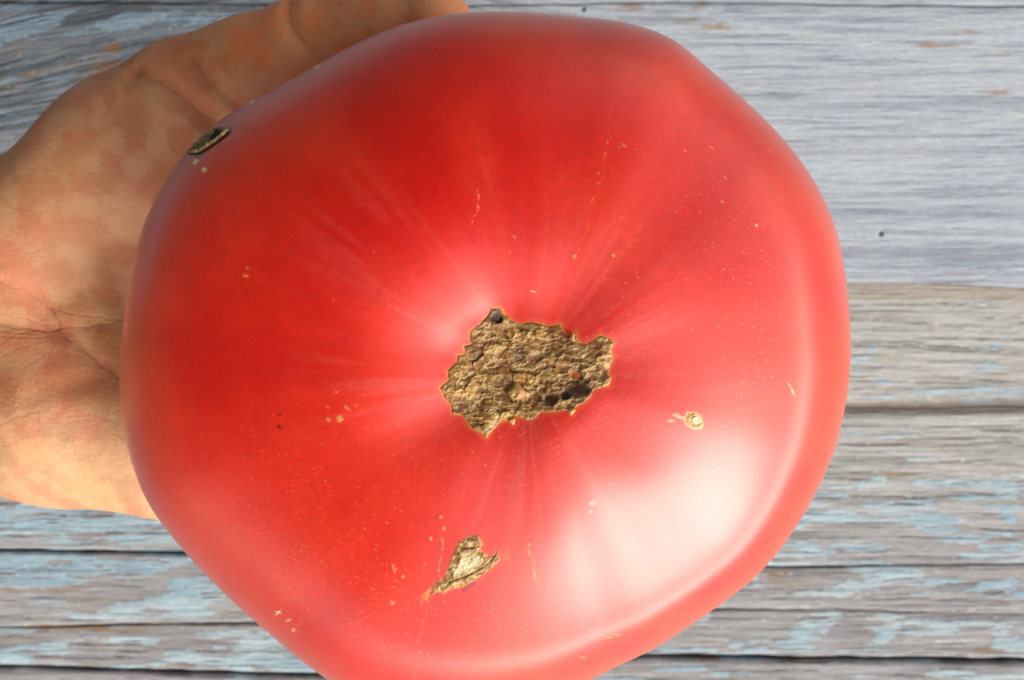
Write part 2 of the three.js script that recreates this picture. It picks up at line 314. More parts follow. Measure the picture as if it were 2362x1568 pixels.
function skinNormal([a, b]) {
  const e = 2e-3, p = skinPoint([a + e, b]).sub(skinPoint([a - e, b])), q = skinPoint([a, b + e]).sub(skinPoint([a, b - e]));
  return q.cross(p).normalize();
}
const zoomPts = (x0, y0, k, pts) => pts.map(([x, y]) => [(x0 + x * k) * 0.67342, (y0 + y * k) * 0.67342]);
const stemEdge = zoomPts(1300, 900, 0.4464, [[855, 355], [890, 345], [935, 350], [960, 400], [985, 418], [1030, 452], [1090, 470], [1160, 455], [1245, 465], [1290, 492], [1340, 482], [1390, 465], [1405, 520], [1450, 572], [1505, 533], [1522, 592], [1560, 630], [1640, 602], [1665, 575], [1695, 552], [1760, 580], [1800, 610], [1775, 665], [1790, 725], [1765, 790], [1750, 850], [1775, 878], [1755, 940], [1700, 958], [1640, 972], [1605, 1040], [1550, 1085], [1480, 1120], [1472, 1166], [1445, 1126], [1350, 1140], [1230, 1142], [1195, 1190], [1150, 1210], [1100, 1190], [1030, 1178], [1030, 1236], [990, 1206], [940, 1216], [880, 1270], [820, 1342], [770, 1302], [700, 1262], [655, 1200], [636, 1168], [555, 1160], [548, 1090], [500, 1040], [460, 955], [492, 930], [530, 900], [520, 830], [592, 762], [600, 706], [655, 705], [645, 640], [700, 625], [690, 545], [712, 510], [770, 470], [830, 400]]);
const woundEdge = zoomPts(1200, 1700, 0.4005, [[935, 400], [1000, 350], [1090, 338], [1132, 405], [1100, 455], [1150, 490], [1190, 520], [1250, 478], [1272, 545], [1200, 612], [1080, 705], [950, 772], [860, 785], [800, 825], [740, 812], [700, 830], [712, 785], [726, 765], [735, 740], [800, 722], [830, 620], [860, 560], [890, 490]]);
const woundFacet = zoomPts(1200, 1700, 0.4005, [[960, 470], [1040, 455], [1110, 500], [1150, 540], [1090, 600], [980, 665], [880, 700], [880, 640], [930, 560]]);
const nickEdge = zoomPts(2200, 1350, 0.1722, [[900, 350], [960, 370], [1050, 365], [1150, 440], [1180, 520], [1200, 620], [1170, 680], [1000, 690], [930, 640], [850, 580], [840, 480]]);
const gashEdge = zoomPts(600, 350, 0.1722, [[310, 960], [420, 850], [600, 690], [760, 590], [900, 550], [1000, 560], [1060, 600], [960, 690], [820, 790], [660, 890], [540, 960], [420, 985]]).map(([x, y]) => [491 + (x - 491) * 1.12, 320 + (y - 320) * 1.22]);
const ringEdge = zoomPts(600, 350, 0.1722, [[270, 1000], [500, 760], [760, 560], [950, 480], [1120, 430], [1160, 490], [1080, 620], [840, 820], [640, 960], [540, 1080], [430, 1130], [340, 1060]]);

const SPAN = 0.62 * Math.PI;                           // how far from the stem the skin's texture reaches
const tomato = new THREE.Group(); tomato.name = 'tomato'; tomato.position.set(MID.x, TY, MID.z); scene.add(tomato);
tag(tomato, 'large ripe red beefsteak tomato resting on the open hand, corky brown stem scar up', 'tomato');
{
  const NP = 300, NT = 560, pos = [], uv = [], idx = [], p = new THREE.Vector3();
  for (let i = 0; i <= NP; i++) for (let j = 0; j <= NT; j++) {
    const phi = Math.max(1e-4, i / NP * Math.PI), th = j / NT * TAU; tomatoAt(phi, th, p);
    pos.push(p.x - MID.x, p.y - TY, p.z - MID.z);
    const r = 0.49 * phi / SPAN; uv.push(0.5 + r * Math.cos(th), 0.5 + r * Math.sin(th));
  }
  for (let i = 0; i < NP; i++) for (let j = 0; j < NT; j++) { const a = i * (NT + 1) + j, b = a + 1, c = a + NT + 1, d = c + 1; idx.push(a, b, c, b, d, c); }
  const g = new THREE.BufferGeometry();
  g.setAttribute('position', new THREE.Float32BufferAttribute(pos, 3)); g.setAttribute('uv', new THREE.Float32BufferAttribute(uv, 2)); g.setIndex(idx); g.computeVertexNormals();
  { // one normal across the place where the grid closes
    const n = g.attributes.normal;
    for (let i = 0; i <= NP; i++) { const a = i * (NT + 1), b = a + NT, x = n.getX(a) + n.getX(b), y = n.getY(a) + n.getY(b), z = n.getZ(a) + n.getZ(b), l = Math.hypot(x, y, z) || 1; n.setXYZ(a, x / l, y / l, z / l); n.setXYZ(b, x / l, y / l, z / l); }
    for (let j = 0; j <= NT; j++) { n.setXYZ(j, 0, 1, 0); }
  }
  // the skin's colour and fine relief
  const W = 2048, col = new Float32Array(W * W * 3), bump = new Float32Array(W * W), P = new Float32Array(W * W * 3);
  for (let j = 0; j < W; j++) for (let i = 0; i < W; i++) {
    const a = ((i + 0.5) / W - 0.5) / 0.49 * SPAN, b = ((j + 0.5) / W - 0.5) / 0.49 * SPAN, phi = Math.hypot(a, b), o = (j * W + i) * 3;
    if (phi > 2.1) { col[o] = 0.55; col[o + 1] = 0.02; col[o + 2] = 0.015; continue; }
    const th = Math.atan2(b, a); tomatoAt(phi, th, p); P[o] = p.x; P[o + 1] = p.y; P[o + 2] = p.z;
    const ct = Math.cos(th), st = Math.sin(th);
    const rays = fbm3(ct * 5, st * 5, phi * 1.4, 3, 100), fine = fbm3(ct * 11, st * 11, phi * 2.6, 3, 110), cloud = fbm3(p.x * 60, p.y * 60, p.z * 60, 4, 120), grain = n2(i * 0.35, j * 0.35, 130);
    let c = mix3([0.57, 0.005, 0.001], [0.69, 0.022, 0.004], sstep(0.30, 0.70, cloud * 0.7 + rays * 0.3));
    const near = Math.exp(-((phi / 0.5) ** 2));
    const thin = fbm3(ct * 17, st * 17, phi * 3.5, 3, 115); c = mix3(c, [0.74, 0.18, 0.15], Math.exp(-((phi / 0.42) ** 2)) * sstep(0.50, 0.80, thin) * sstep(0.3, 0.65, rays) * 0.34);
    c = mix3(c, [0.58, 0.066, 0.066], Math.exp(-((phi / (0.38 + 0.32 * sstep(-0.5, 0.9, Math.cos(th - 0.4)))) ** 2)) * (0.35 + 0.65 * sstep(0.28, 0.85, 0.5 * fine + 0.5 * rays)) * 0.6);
    c = mix3(c, [0.56, 0.052, 0.008], sstep(0.78, 1.25, phi + 0.5 * (cloud - 0.5)) * (0.45 + 0.40 * sstep(-0.5, 0.8, Math.cos(th - 0.6) + 0.8 * (rays - 0.5))));
    const gg = 0.88 + 0.16 * grain + 0.08 * n2(i * 0.09, j * 0.09, 131); col[o] = c[0] * gg; col[o + 1] = c[1] * gg; col[o + 2] = c[2] * gg;
    bump[j * W + i] = 0.5 + 0.13 * (grain - 0.5) + 0.12 * (cloud - 0.5);
  }
  // a mark on the skin: where it is in the photograph, its reach in photograph pixels, and what it does at an offset (a, b) from there
  function mark(u, v, reach, paint) {
    const s = skinAt(u, v), c = skinPoint(s), eu = skinPoint(skinAt(u + 1, v, s)).sub(c), ev = skinPoint(skinAt(u, v + 1, s)).sub(c);
    const A = eu.dot(eu), B = eu.dot(ev), C = ev.dot(ev), det = A * C - B * B;
    const dots2 = skinAt(u + reach, v, s), dots3 = skinAt(u, v + reach, s), R = Math.min(0.5, 1.5 * Math.max(Math.hypot(dots2[0] - s[0], dots2[1] - s[1]), Math.hypot(dots3[0] - s[0], dots3[1] - s[1])));
    const ci = (s[0] / SPAN * 0.49 + 0.5) * W, cj = (s[1] / SPAN * 0.49 + 0.5) * W, k = R / SPAN * 0.49 * W + 1;
    for (let j = Math.max(0, Math.floor(cj - k)); j <= Math.min(W - 1, cj + k); j++) for (let i = Math.max(0, Math.floor(ci - k)); i <= Math.min(W - 1, ci + k); i++) {
      const o = (j * W + i) * 3, x = P[o] - c.x, y = P[o + 1] - c.y, z = P[o + 2] - c.z, du = x * eu.x + y * eu.y + z * eu.z, dv = x * ev.x + y * ev.y + z * ev.z;
      const res = paint((C * du - B * dv) / det, (A * dv - B * du) / det, i, j); if (!res) continue;
      const [c3, m, dh] = res; if (c3) for (let q = 0; q < 3; q++) col[o + q] = mix(col[o + q], c3[q], m);
      if (dh) bump[j * W + i] += dh;
    }
  }
  const R = rng(7);
  const spot = (u, v, ra, rb, ang, c, m, dh = 0) => mark(u, v, Math.max(ra, rb) * 1.6, (a, b, i, j) => {
    const x = (a * Math.cos(ang) + b * Math.sin(ang)) / ra, y = (-a * Math.sin(ang) + b * Math.cos(ang)) / rb, d = Math.hypot(x, y) + 0.5 * (n2(i * 0.3, j * 0.3, 140) - 0.5);
    return d < 1.3 ? [c, 0.8 * m * sstep(1.15, 0.45, d), dh * sstep(1.2, 0.3, d)] : null;
  });
  const tan = rgb(205, 160, 90), pale = rgb(232, 205, 150), brown = rgb(120, 66, 30), orange = rgb(226, 96, 40), dark = rgb(70, 10, 12), green = rgb(62, 74, 44);
  // pale specks all over the skin, thickest on the shoulders
  const nS = 52000;
  for (let k = 0; k < nS; k++) {
    const phi = Math.sqrt(R()) * 1.65, th = R() * TAU; if (phi < 0.5 && R() < 0.75) continue; if (R() > 0.32 + 0.6 * Math.cos(th - 0.9)) continue;
    const dens = fbm3(Math.cos(th) * phi * 2.2, Math.sin(th) * phi * 2.2, 3, 3, 150); if (R() > sstep(0.30, 0.66, dens) + 0.1) continue;
    const ci = (phi * Math.cos(th) / SPAN * 0.49 + 0.5) * W, cj = (phi * Math.sin(th) / SPAN * 0.49 + 0.5) * W, ra = 0.9 + 1.5 * R() * R(), rb = 0.6 + 0.5 * R(), an = 0.45 + 0.7 * (R() - 0.5), ca = Math.cos(an), sa = Math.sin(an), m = 0.14 + 0.5 * R() * R();
    const c = R() < 0.3 ? [0.80, 0.32, 0.12] : [0.84, 0.32, 0.24];
    for (let j = Math.floor(cj - 5); j <= cj + 5; j++) for (let i = Math.floor(ci - 5); i <= ci + 5; i++) {
      if (i < 0 || j < 0 || i >= W || j >= W) continue;
      const x = i + 0.5 - ci, y = j + 0.5 - cj, d = Math.hypot((x * ca + y * sa) / ra, (-x * sa + y * ca) / rb); if (d > 1.4) continue;
      const w = sstep(1.4, 0.4, d), o = (j * W + i) * 3; for (let q = 0; q < 3; q++) col[o + q] = mix(col[o + q], c[q], m * w); bump[j * W + i] += 0.30 * w * (0.3 + m);
    }
  }
  // the named marks
  for (const [u, v, a, b, an, c, m, h] of [
    [645, 957, 5, 5, 0, dark, 0.75, -0.2], [643, 983, 6, 5, 0, dark, 0.95, -0.3], [570, 618, 7, 3, 0.6, tan, 0.6, 0.3], [567, 636, 8, 4, 0.2, tan, 0.75, 0.3],
    [755, 938, 7, 4, 0.4, orange, 0.7, 0.2], [756, 967, 6, 6, 0.4, tan, 0.55, 0.2], [783, 965, 9, 8, 0.2, tan, 0.85, 0.5], [800, 940, 12, 5, 0.8, tan, 0.5, 0.2], [775, 903, 6, 4, 0, tan, 0.4, 0.2], [822, 935, 8, 5, 0.2, orange, 0.5, 0], [840, 910, 5, 4, 0, orange, 0.4, 0], [768, 692, 5, 5, 0, orange, 0.5, 0.1],
    [641, 1412, 13, 2.5, -0.75, pale, 0.9, 0.4], [641, 1412, 10, 2.5, 0.3, pale, 0.9, 0.4], [665, 1430, 9, 4, -0.5, tan, 0.9, 0.4], [676, 1453, 6, 5, 0.3, tan, 0.9, 0.3], [688, 1440, 8, 2, -0.5, orange, 0.7, 0.1],
    [1744, 519, 4, 4, 0, pale, 0.9, 0.5], [1820, 888, 12, 3, 0.9, tan, 0.9, 0.4], [1828, 903, 10, 4, 1.1, tan, 0.9, 0.4],
    [724, 157, 18, 8, -0.6, green, 0.9, -0.1], [718, 160, 9, 5, -0.6, pale, 1.2, 0.3], [731, 153, 7, 4, -0.6, pale, 1.2, 0.3], [580, 234, 9, 5, -0.5, pale, 1.2, 0.3], [450, 373, 9, 6, -0.6, pale, 1.2, 0.4], [470, 391, 8, 7, -0.5, pale, 1.2, 0.4],
    [1228, 672, 9, 2.5, 0.15, pale, 0.7, 0.2], [1185, 545, 6, 3, 0.6, tan, 0.6, 0.2], [1174, 582, 4, 4, 0, orange, 0.7, 0.2], [1414, 588, 5, 5, 0, tan, 0.7, 0.3], [1324, 592, 6, 7, 0, tan, 0.55, 0.2], [860, 580, 4, 6, 0, orange, 0.5, 0.1],
    [1008, 1192, 8, 5, -0.5, brown, 0.8, 0.1], [1016, 1192, 4, 4, 0, tan, 0.8, 0.2], [1023, 1219, 5, 6, 0, tan, 0.7, 0.3], [993, 1242, 5, 5, 0, tan, 0.8, 0.2], [929, 1329, 5, 5, 0, tan, 0.8, 0.2], [908, 1310, 4, 12, -0.2, tan, 0.5, 0.2], [905, 1390, 5, 6, 0, tan, 0.7, 0.1],
    [1080, 1352, 15, 8, -0.5, rgb(96, 14, 40), 0.85, 0.2], [1072, 1362, 10, 6, 0.2, rgb(110, 18, 40), 0.8, 0.2], [1092, 1345, 8, 8, 0, rgb(96, 14, 40), 0.8, 0.2], [1131, 1384, 7, 7, 0, rgb(140, 60, 60), 0.7, 0.2], [1130, 1404, 7, 6, 0, brown, 0.9, 0.2], [1133, 1420, 4, 4, 0, brown, 0.7, 0], [1163, 1283, 16, 12, 0.2, rgb(190, 84, 40), 0.7, 0.1], [1155, 1268, 6, 5, 0, brown, 0.6, 0], [1185, 1262, 5, 14, -0.2, rgb(170, 70, 40), 0.6, 0.1], [1190, 1285, 4, 5, 0, brown, 0.5, 0],
    [998, 1425, 4, 6, 0.3, brown, 0.6, 0], [1178, 1328, 3, 3, 0, brown, 0.6, 0], [1200, 1330, 3, 3, 0, brown, 0.6, 0], [985, 1370, 22, 9, -0.8, rgb(190, 130, 60), 0.55, 0.2], [1560, 958, 12, 6, 0.2, pale, 0.5, 0.2], [1546, 970, 10, 4, 0.1, pale, 0.5, 0.2], [1577, 963, 14, 5, 0, pale, 0.5, 0.2], [1365, 1160, 8, 8, 0.4, [0.8, 0.4, 0.38], 0.5, 0.3], [1360, 1180, 5, 6, 0.4, [0.8, 0.4, 0.38], 0.4, 0.3],
    [778, 1122, 4, 3, 0, brown, 0.7, 0], [1405, 1470, 12, 2, 0.1, rgb(240, 170, 80), 0.45, 0.1], [1425, 1465, 8, 2, -0.2, rgb(240, 170, 80), 0.45, 0.1], [1345, 1517, 8, 3, 0, rgb(240, 180, 80), 0.4, 0.2],
    [1672, 410, 9, 3, 0.7, tan, 0.5, 0.1], [1640, 340, 9, 2.5, 0.6, tan, 0.5, 0.1], [1580, 348, 6, 2.5, 0.5, tan, 0.5, 0.1], [1665, 465, 7, 4, 0.5, tan, 0.5, 0.1], [1776, 347, 4, 3, 0.5, tan, 0.6, 0.1], [1440, 335, 9, 5, 0.6, tan, 0.4, 0.1],
  ]) spot(u, v, a, b, an, c, m, h);
  const trail = (pts, w, c, m, gaps, h = 0.1) => { for (let i = 0; i < pts.length - 1; i++) { const [x0, y0] = pts[i], [x1, y1] = pts[i + 1], L = Math.hypot(x1 - x0, y1 - y0), an = Math.atan2(y1 - y0, x1 - x0); for (let t = 0; t < L; t += w * 1.6) { if (R() < gaps) continue; spot(mix(x0, x1, t / L) + (R() - 0.5) * w * 1.2, mix(y0, y1, t / L) + (R() - 0.5) * w * 1.2, w * (0.8 + 1.0 * R()), w * (0.35 + 0.35 * R()), an + (R() - 0.5) * 0.8, c, m * (0.5 + 0.5 * R()), h); } } };
  trail([[1408, 235], [1403, 320], [1382, 430], [1350, 530], [1322, 600], [1302, 660]], 7, rgb(214, 70, 26), 0.55, 0.25);
  trail([[1398, 330], [1375, 430], [1360, 480]], 5, tan, 0.5, 0.5);
  trail([[1103, 440], [1101, 480], [1088, 515]], 4, rgb(240, 150, 120), 0.55, 0.1);
  trail([[1210, 1240], [1222, 1275], [1232, 1320], [1244, 1352]], 5, rgb(150, 84, 36), 0.8, 0.3);
  trail([[1216, 1245], [1232, 1330], [1246, 1380]], 5, rgb(210, 140, 70), 0.7, 0.5);
  trail([[1020, 1240], [1022, 1265], [1014, 1300], [1010, 1335]], 6, rgb(190, 140, 70), 0.85, 0.25, 0.3);
  trail([[1018, 1230], [1014, 1290], [1008, 1345]], 5, brown, 0.7, 0.45);
  trail([[1012, 1340], [985, 1372], [968, 1400]], 7, rgb(190, 150, 80), 0.8, 0.2, 0.3);
  trail([[990, 1385], [976, 1450], [962, 1530], [955, 1568]], 6, rgb(232, 84, 40), 0.55, 0.15, -0.1);
  trail([[1100, 1240], [1150, 1270], [1165, 1268]], 5, brown, 0.6, 0.3);
  trail([[1450, 560], [1475, 548]], 3, rgb(240, 150, 120), 0.5, 0.2);
  // an uneven yellowish rim round each corky patch, and green flesh round the gash
  const rim = (poly, w, c, m, s, dh = 0) => { let x = 0, y = 0; for (const q of poly) { x += q[0] / poly.length; y += q[1] / poly.length; } let r = 0; for (const q of poly) r = Math.max(r, Math.hypot(q[0] - x, q[1] - y)); mark(x, y, r + w * 2, (a, b, i, j) => { const o = (j * W + i) * 3, [pu, pv] = toPx({ x: P[o], y: P[o + 1], z: P[o + 2] }), d = segDist(pu, pv, poly, true) * (inside(pu, pv, poly) ? -1 : 1), k = w * (0.35 + 1.3 * fbm2(i * 0.06, j * 0.06, 3, s)); return d < k ? [c, m * sstep(k, k * 0.25, d), dh * sstep(k, 0, d)] : null; }); };
  rim(stemEdge, 14, rgb(222, 88, 58), 0.5, 160); rim(stemEdge, 3.6, rgb(214, 128, 56), 0.75, 161);
  rim(woundEdge, 13, rgb(176, 62, 34), 0.5, 162, 0.1); rim(woundEdge, 2, rgb(190, 140, 72), 0.8, 163, 0.2);
  rim(nickEdge, 6, rgb(226, 120, 84), 0.6, 164); rim(nickEdge, 2, rgb(200, 150, 80), 0.8, 165);
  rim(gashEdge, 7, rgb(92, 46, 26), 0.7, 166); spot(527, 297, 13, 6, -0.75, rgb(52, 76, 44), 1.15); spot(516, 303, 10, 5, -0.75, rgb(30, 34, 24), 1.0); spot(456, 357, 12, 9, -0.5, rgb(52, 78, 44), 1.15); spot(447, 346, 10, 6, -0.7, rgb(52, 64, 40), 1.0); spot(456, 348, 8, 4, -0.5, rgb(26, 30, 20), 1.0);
  const c8 = new Uint8Array(W * W * 4), b8 = new Uint8Array(W * W * 4);
  for (let i = 0; i < W * W; i++) { for (let q = 0; q < 3; q++) c8[i * 4 + q] = enc(col[i * 3 + q]); c8[i * 4 + 3] = b8[i * 4 + 3] = 255; b8[i * 4] = b8[i * 4 + 1] = b8[i * 4 + 2] = clamp(bump[i] * 0.5 + 0.1) * 255; }
  const skin = new THREE.MeshPhysicalMaterial({ map: tex(W, W, c8, true), bumpMap: tex(W, W, b8, false), bumpScale: 0.0002, roughness: 0.40, ior: 1.5, specularIntensity: 0.7, clearcoat: 1, clearcoatRoughness: 0.30 });
  skin.name = 'tomato skin';
  mesh('skin', g, skin, tomato);
}
// a corky patch grown into the skin: a fine sheet over the given outline, lifted by lift(u, v, distance to the edge) and coloured by tint
function cork(name, poly, step, lift, tint, rough, rag) {
  let x0 = 1e9, x1 = -1e9, y0 = 1e9, y1 = -1e9; for (const [x, y] of poly) { x0 = Math.min(x0, x); x1 = Math.max(x1, x); y0 = Math.min(y0, y); y1 = Math.max(y1, y); }
  x0 -= 2 * step; y0 -= 2 * step;
  const nx = Math.ceil((x1 - x0) / step) + 3, ny = Math.ceil((y1 - y0) / step) + 3, id = new Int32Array(nx * ny).fill(-1), pos = [], col = [], idx = [], p = new THREE.Vector3();
  for (let j = 0; j < ny; j++) {
    let last = null;
    for (let i = 0; i < nx; i++) {
      const u = x0 + i * step, v = y0 + j * step, d = segDist(u, v, poly, true) * (inside(u, v, poly) ? 1 : -1) + rag * (fbm2(u * 0.13, v * 0.13, 3, 195) - 0.55);
      if (d < -1.3 * step) { last = null; continue; }
      last = skinAt(u, v, last); const n = skinNormal(last), h = lift(u, v, d); skinPoint(last, p).addScaledVector(n, h);
      id[j * nx + i] = pos.length / 3; pos.push(p.x - MID.x, p.y - TY, p.z - MID.z); col.push(...tint(u, v, d, h));
    }
  }
  for (let j = 0; j < ny - 1; j++) for (let i = 0; i < nx - 1; i++) { const a = id[j * nx + i], b = id[j * nx + i + 1], c = id[(j + 1) * nx + i], d = id[(j + 1) * nx + i + 1]; if (a < 0 || b < 0 || c < 0 || d < 0) continue; idx.push(a, c, b, b, c, d); }
  const g = new THREE.BufferGeometry(); g.setAttribute('position', new THREE.Float32BufferAttribute(pos, 3)); g.setAttribute('color', new THREE.Float32BufferAttribute(col, 3)); g.setIndex(idx); g.computeVertexNormals();
  const m = new THREE.MeshStandardMaterial({ vertexColors: true, roughness: rough }); m.name = 'cork';
  return mesh(name, g, m, tomato);
}
const pits = [[1146, 731, 15, 22, 1.1], [1268, 920, 19, 1, 0.9], [1338, 898, 26, 20, 1.2], [1302, 912, 12, 1, 0.6], [1326, 864, 11, 8, 0.4]];
const lumps = (u, v) => {
  const wx = u + 16 * (fbm2(u * 0.04, v * 0.04, 3, 200) - 0.5), wy = v + 16 * (fbm2(u * 0.04, v * 0.04, 3, 205) - 0.5);
  const [a, b, id] = worley(wx * 0.030, wy * 0.035, 210), [a2] = worley(wx * 0.085, wy * 0.1, 220), f = fbm2(u * 0.11, v * 0.11, 3, 230);
  return { dome: Math.sqrt(Math.max(0, 1 - Math.min(1, a * 1.25) ** 2)), small: Math.sqrt(Math.max(0, 1 - Math.min(1, a2 * 1.3) ** 2)), id, f, flake: Math.pow(1 - Math.abs(2 * fbm2(wx * 0.03, wy * 0.07, 3, 240) - 1), 6), seam: sstep(0.16, 0.0, b - a) };
};
const scarPart = cork('stem_scar', stemEdge, 1.3, (u, v, d) => {
  const l = lumps(u, v); let h = 0.0009 * l.dome * Math.pow(l.id, 1.5) * (0.4 + 0.9 * n2(u * 0.016, v * 0.016, 246)) + 0.00012 * l.small + 0.00018 * (l.f - 0.4) + 0.00022 * l.flake + 0.0005 * (fbm2(u * 0.03, v * 0.03, 2, 245) - 0.45);
  h = Math.max(0.00003, h * (0.35 + 0.65 * sstep(0, 26, d)) * sstep(-1, 4, d) + 0.00006) - 0.0002 * sstep(1, -1.5, d);
  for (const [x, y, r, , k] of pits) { const q = Math.hypot(u - x, v - y) / r; if (q < 2 && k > 0.5) h = mix(h, 0.00008, sstep(1.15, 0.5, q)); }
  return h;
}, (u, v, d, h) => {
  const l = lumps(u, v), big = fbm2(u * 0.018, v * 0.018, 3, 260);
  let c = mix3(rgb(112, 68, 28), rgb(172, 124, 62), sstep(0.25, 0.75, 0.6 * l.f + 0.4 * l.id));
  c = mix3(c, rgb(108, 66, 38), sstep(0.42, 0.62, big) * 0.55 + 0.3 * sstep(1200, 1300, u));
  c = mix3(c, rgb(178, 146, 98), sstep(0.62, 0.8, n2(u * 0.05, v * 0.06, 270) * 0.6 + l.f * 0.4) * 0.7);
  c = mix3(c, rgb(206, 176, 112), l.flake * 0.6);
  c = mix3(c, rgb(84, 58, 30), l.seam * sstep(0.4, 0.7, l.f + 0.3 * l.id) * 0.35);
  const mould = Math.exp(-(((u - 1195) / 34) ** 2 + ((v - 815) / 20) ** 2)); c = mix3(c, rgb(66, 62, 58), mould * sstep(0.35, 0.6, fbm2(u * 0.06, v * 0.06, 3, 280)) * 0.55);
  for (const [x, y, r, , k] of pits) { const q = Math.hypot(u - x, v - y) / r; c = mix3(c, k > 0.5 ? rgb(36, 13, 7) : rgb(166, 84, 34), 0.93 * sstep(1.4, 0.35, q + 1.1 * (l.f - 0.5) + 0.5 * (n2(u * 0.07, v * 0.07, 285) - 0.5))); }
  return mix3(c, rgb(160, 96, 46), sstep(2.5, 0, d) * 0.6);
}, 0.5, 6);
scarPart.userData = { label: 'jagged corky brown stem scar in the middle of the tomato' };
// dry pointed teeth that stand out from the scar's edge
for (const [u, v, an, len] of [[1322, 778, -1.25, 18], [1182, 973, 1.2, 15], [1318, 950, 1.6, 14]]) {
  const s = skinAt(u, v), c = skinPoint(s), e = skinPoint(skinAt(u + Math.cos(an), v + Math.sin(an), s)).sub(c), n = skinNormal(s), L = e.length() * len; e.normalize(); const w = new THREE.Vector3().crossVectors(n, e);
  const pos = [], idx = [], col = [], r2 = rng(Math.round(u)); const N = 7, K = 8;
  for (let i = 0; i <= N; i++) { const t = i / N, r = 0.00062 * Math.pow(1 - t, 0.8) + 0.00004; for (let k = 0; k < K; k++) { const a = k / K * TAU, q = r * (0.8 + 0.4 * r2()); const p = c.clone().addScaledVector(e, (t - 0.45) * L).addScaledVector(n, 0.0003 + 0.0009 * t * (1.2 - t) + q * Math.sin(a) * 0.8).addScaledVector(w, q * Math.cos(a)); pos.push(p.x - MID.x, p.y - TY, p.z - MID.z); col.push(...mix3(rgb(130, 92, 46), rgb(214, 170, 100), t * 0.7 + 0.3 * r2())); } }
  for (let i = 0; i < N; i++) for (let k = 0; k < K; k++) { const a = i * K + k, b = i * K + (k + 1) % K; idx.push(a, a + K, b, b, a + K, b + K); }
  const g = new THREE.BufferGeometry(); g.setAttribute('position', new THREE.Float32BufferAttribute(pos, 3)); g.setAttribute('color', new THREE.Float32BufferAttribute(col, 3)); g.setIndex(idx); g.computeVertexNormals();
  const o = mesh('cork_tooth', g, scarPart.material, scarPart);
}
const woundCracks = [[[1056, 1260], [1080, 1263], [1102, 1260]], [[1142, 1274], [1134, 1290], [1118, 1305]], [[1112, 1308], [1075, 1328], [1036, 1342]]];
const wound = cork('skin_wound', woundEdge, 1.0, (u, v, d) => {
  const facet = inside(u, v, woundFacet) ? segDist(u, v, woundFacet, true) : 0, ridge = fbm2(u * 0.07, v * 0.07, 3, 300);
  let h = 0.00012 * sstep(0, 14, d) + 0.00022 * (ridge - 0.45) * sstep(2, 8, d) * (facet > 0 ? 0.25 : 1) + 0.0002 * (fbm2(u * 0.2, v * 0.2, 3, 310) - 0.5);
  if (facet > 0) h += 0.00005 - 0.00008 * sstep(0, 10, facet);
  for (const k of woundCracks) h -= 0.00016 * Math.exp(-((segDist(u, v, k) / 2.2) ** 2));
  return Math.max(0.00003, h * sstep(-2, 5, d) + 0.00006) - 0.0002 * sstep(1, -1.5, d);
}, (u, v, d) => {
  const f = fbm2(u * 0.09, v * 0.09, 3, 320), facet = inside(u, v, woundFacet) ? segDist(u, v, woundFacet, true) : 0;
  let c = mix3(rgb(132, 96, 50), rgb(188, 158, 100), sstep(0.3, 0.7, f));
  if (facet > 0) c = mix3(c, mix3(rgb(166, 144, 98), rgb(202, 184, 146), sstep(1268, 1306, v) * sstep(0.2, 0.55, f + 0.15)), sstep(0, 6, facet));
  const k = Math.min(...woundCracks.map((w) => segDist(u, v, w)), segDist(u, v, [[1084, 1243], [1096, 1246]]) - 2);
  c = mix3(c, rgb(92, 54, 26), sstep(4, 0.5, k) * 0.75); c = mix3(c, rgb(120, 76, 36), sstep(0.50, 0.68, fbm2(u * 0.16, v * 0.16, 2, 322)) * 0.75 * (facet > 0 ? 0 : 1));
  return mix3(c, rgb(176, 104, 56), sstep(3, 0, d) * 0.5);
}, 0.6, 17);
wound.userData = { label: 'torn tan scar with a pale glossy middle, low on the tomato' };
const nick = cork('skin_nick', nickEdge, 0.8, (u, v, d) => { const q = Math.hypot(u - 1604, v - 969) / 11; return (0.0001 + 0.0002 * sstep(0, 4, d) + 0.0001 * sstep(0.9, 0.7, q) - 0.0002 * Math.exp(-(((q - 1.0) / 0.12) ** 2)) + 0.0003 * (fbm2(u * 0.2, v * 0.2, 3, 330) - 0.5)) * sstep(-1.5, 3, d) - 0.0002; },
  (u, v, d) => { const q = Math.hypot(u - 1604, v - 969) / 11 + 0.35 * (fbm2(u * 0.12, v * 0.12, 2, 332) - 0.5); return mix3(mix3(rgb(222, 206, 162), rgb(196, 150, 88), sstep(0.85, 1.0, q)), rgb(132, 84, 42), 0.5 * Math.exp(-(((q - 1.02) / 0.14) ** 2))); }, 0.6, 5);
nick.userData = { label: 'small cream nick in the right shoulder of the tomato' };
const gash = cork('skin_gash', gashEdge, 0.7, (u, v, d) => { const x = u - 495, y = v - 317, al = x * 0.78 - y * 0.62, ac = x * 0.62 + y * 0.78, q = Math.hypot(al / 22, ac / 8); return (0.0002 * sstep(0, 3, d) + 0.00018 * Math.exp(-(((d - 4) / 2) ** 2)) + 0.0002 * (fbm2(u * 0.2, v * 0.2, 3, 340) - 0.5)) * sstep(-1.5, 2, d) + 0.0002 - 0.0003 * sstep(1.2, 0.4, q); },
  (u, v, d) => { const x = u - 495, y = v - 317, al = x * 0.78 - y * 0.62, ac = x * 0.62 + y * 0.78, f = fbm2(u * 0.16, v * 0.16, 3, 341), q = Math.hypot((al - 5) / 15, ac / 7) + 0.5 * (f - 0.5); let c = mix3(rgb(116, 100, 60), rgb(172, 148, 94), sstep(0.35, 0.75, f)); c = mix3(c, rgb(96, 88, 54), sstep(4, 9, d) * 0.8); c = mix3(c, rgb(16, 12, 9), sstep(1.05, 0.85, q)); return mix3(c, rgb(58, 62, 38), sstep(2, 0, d) * 0.8); }, 0.75, 3);
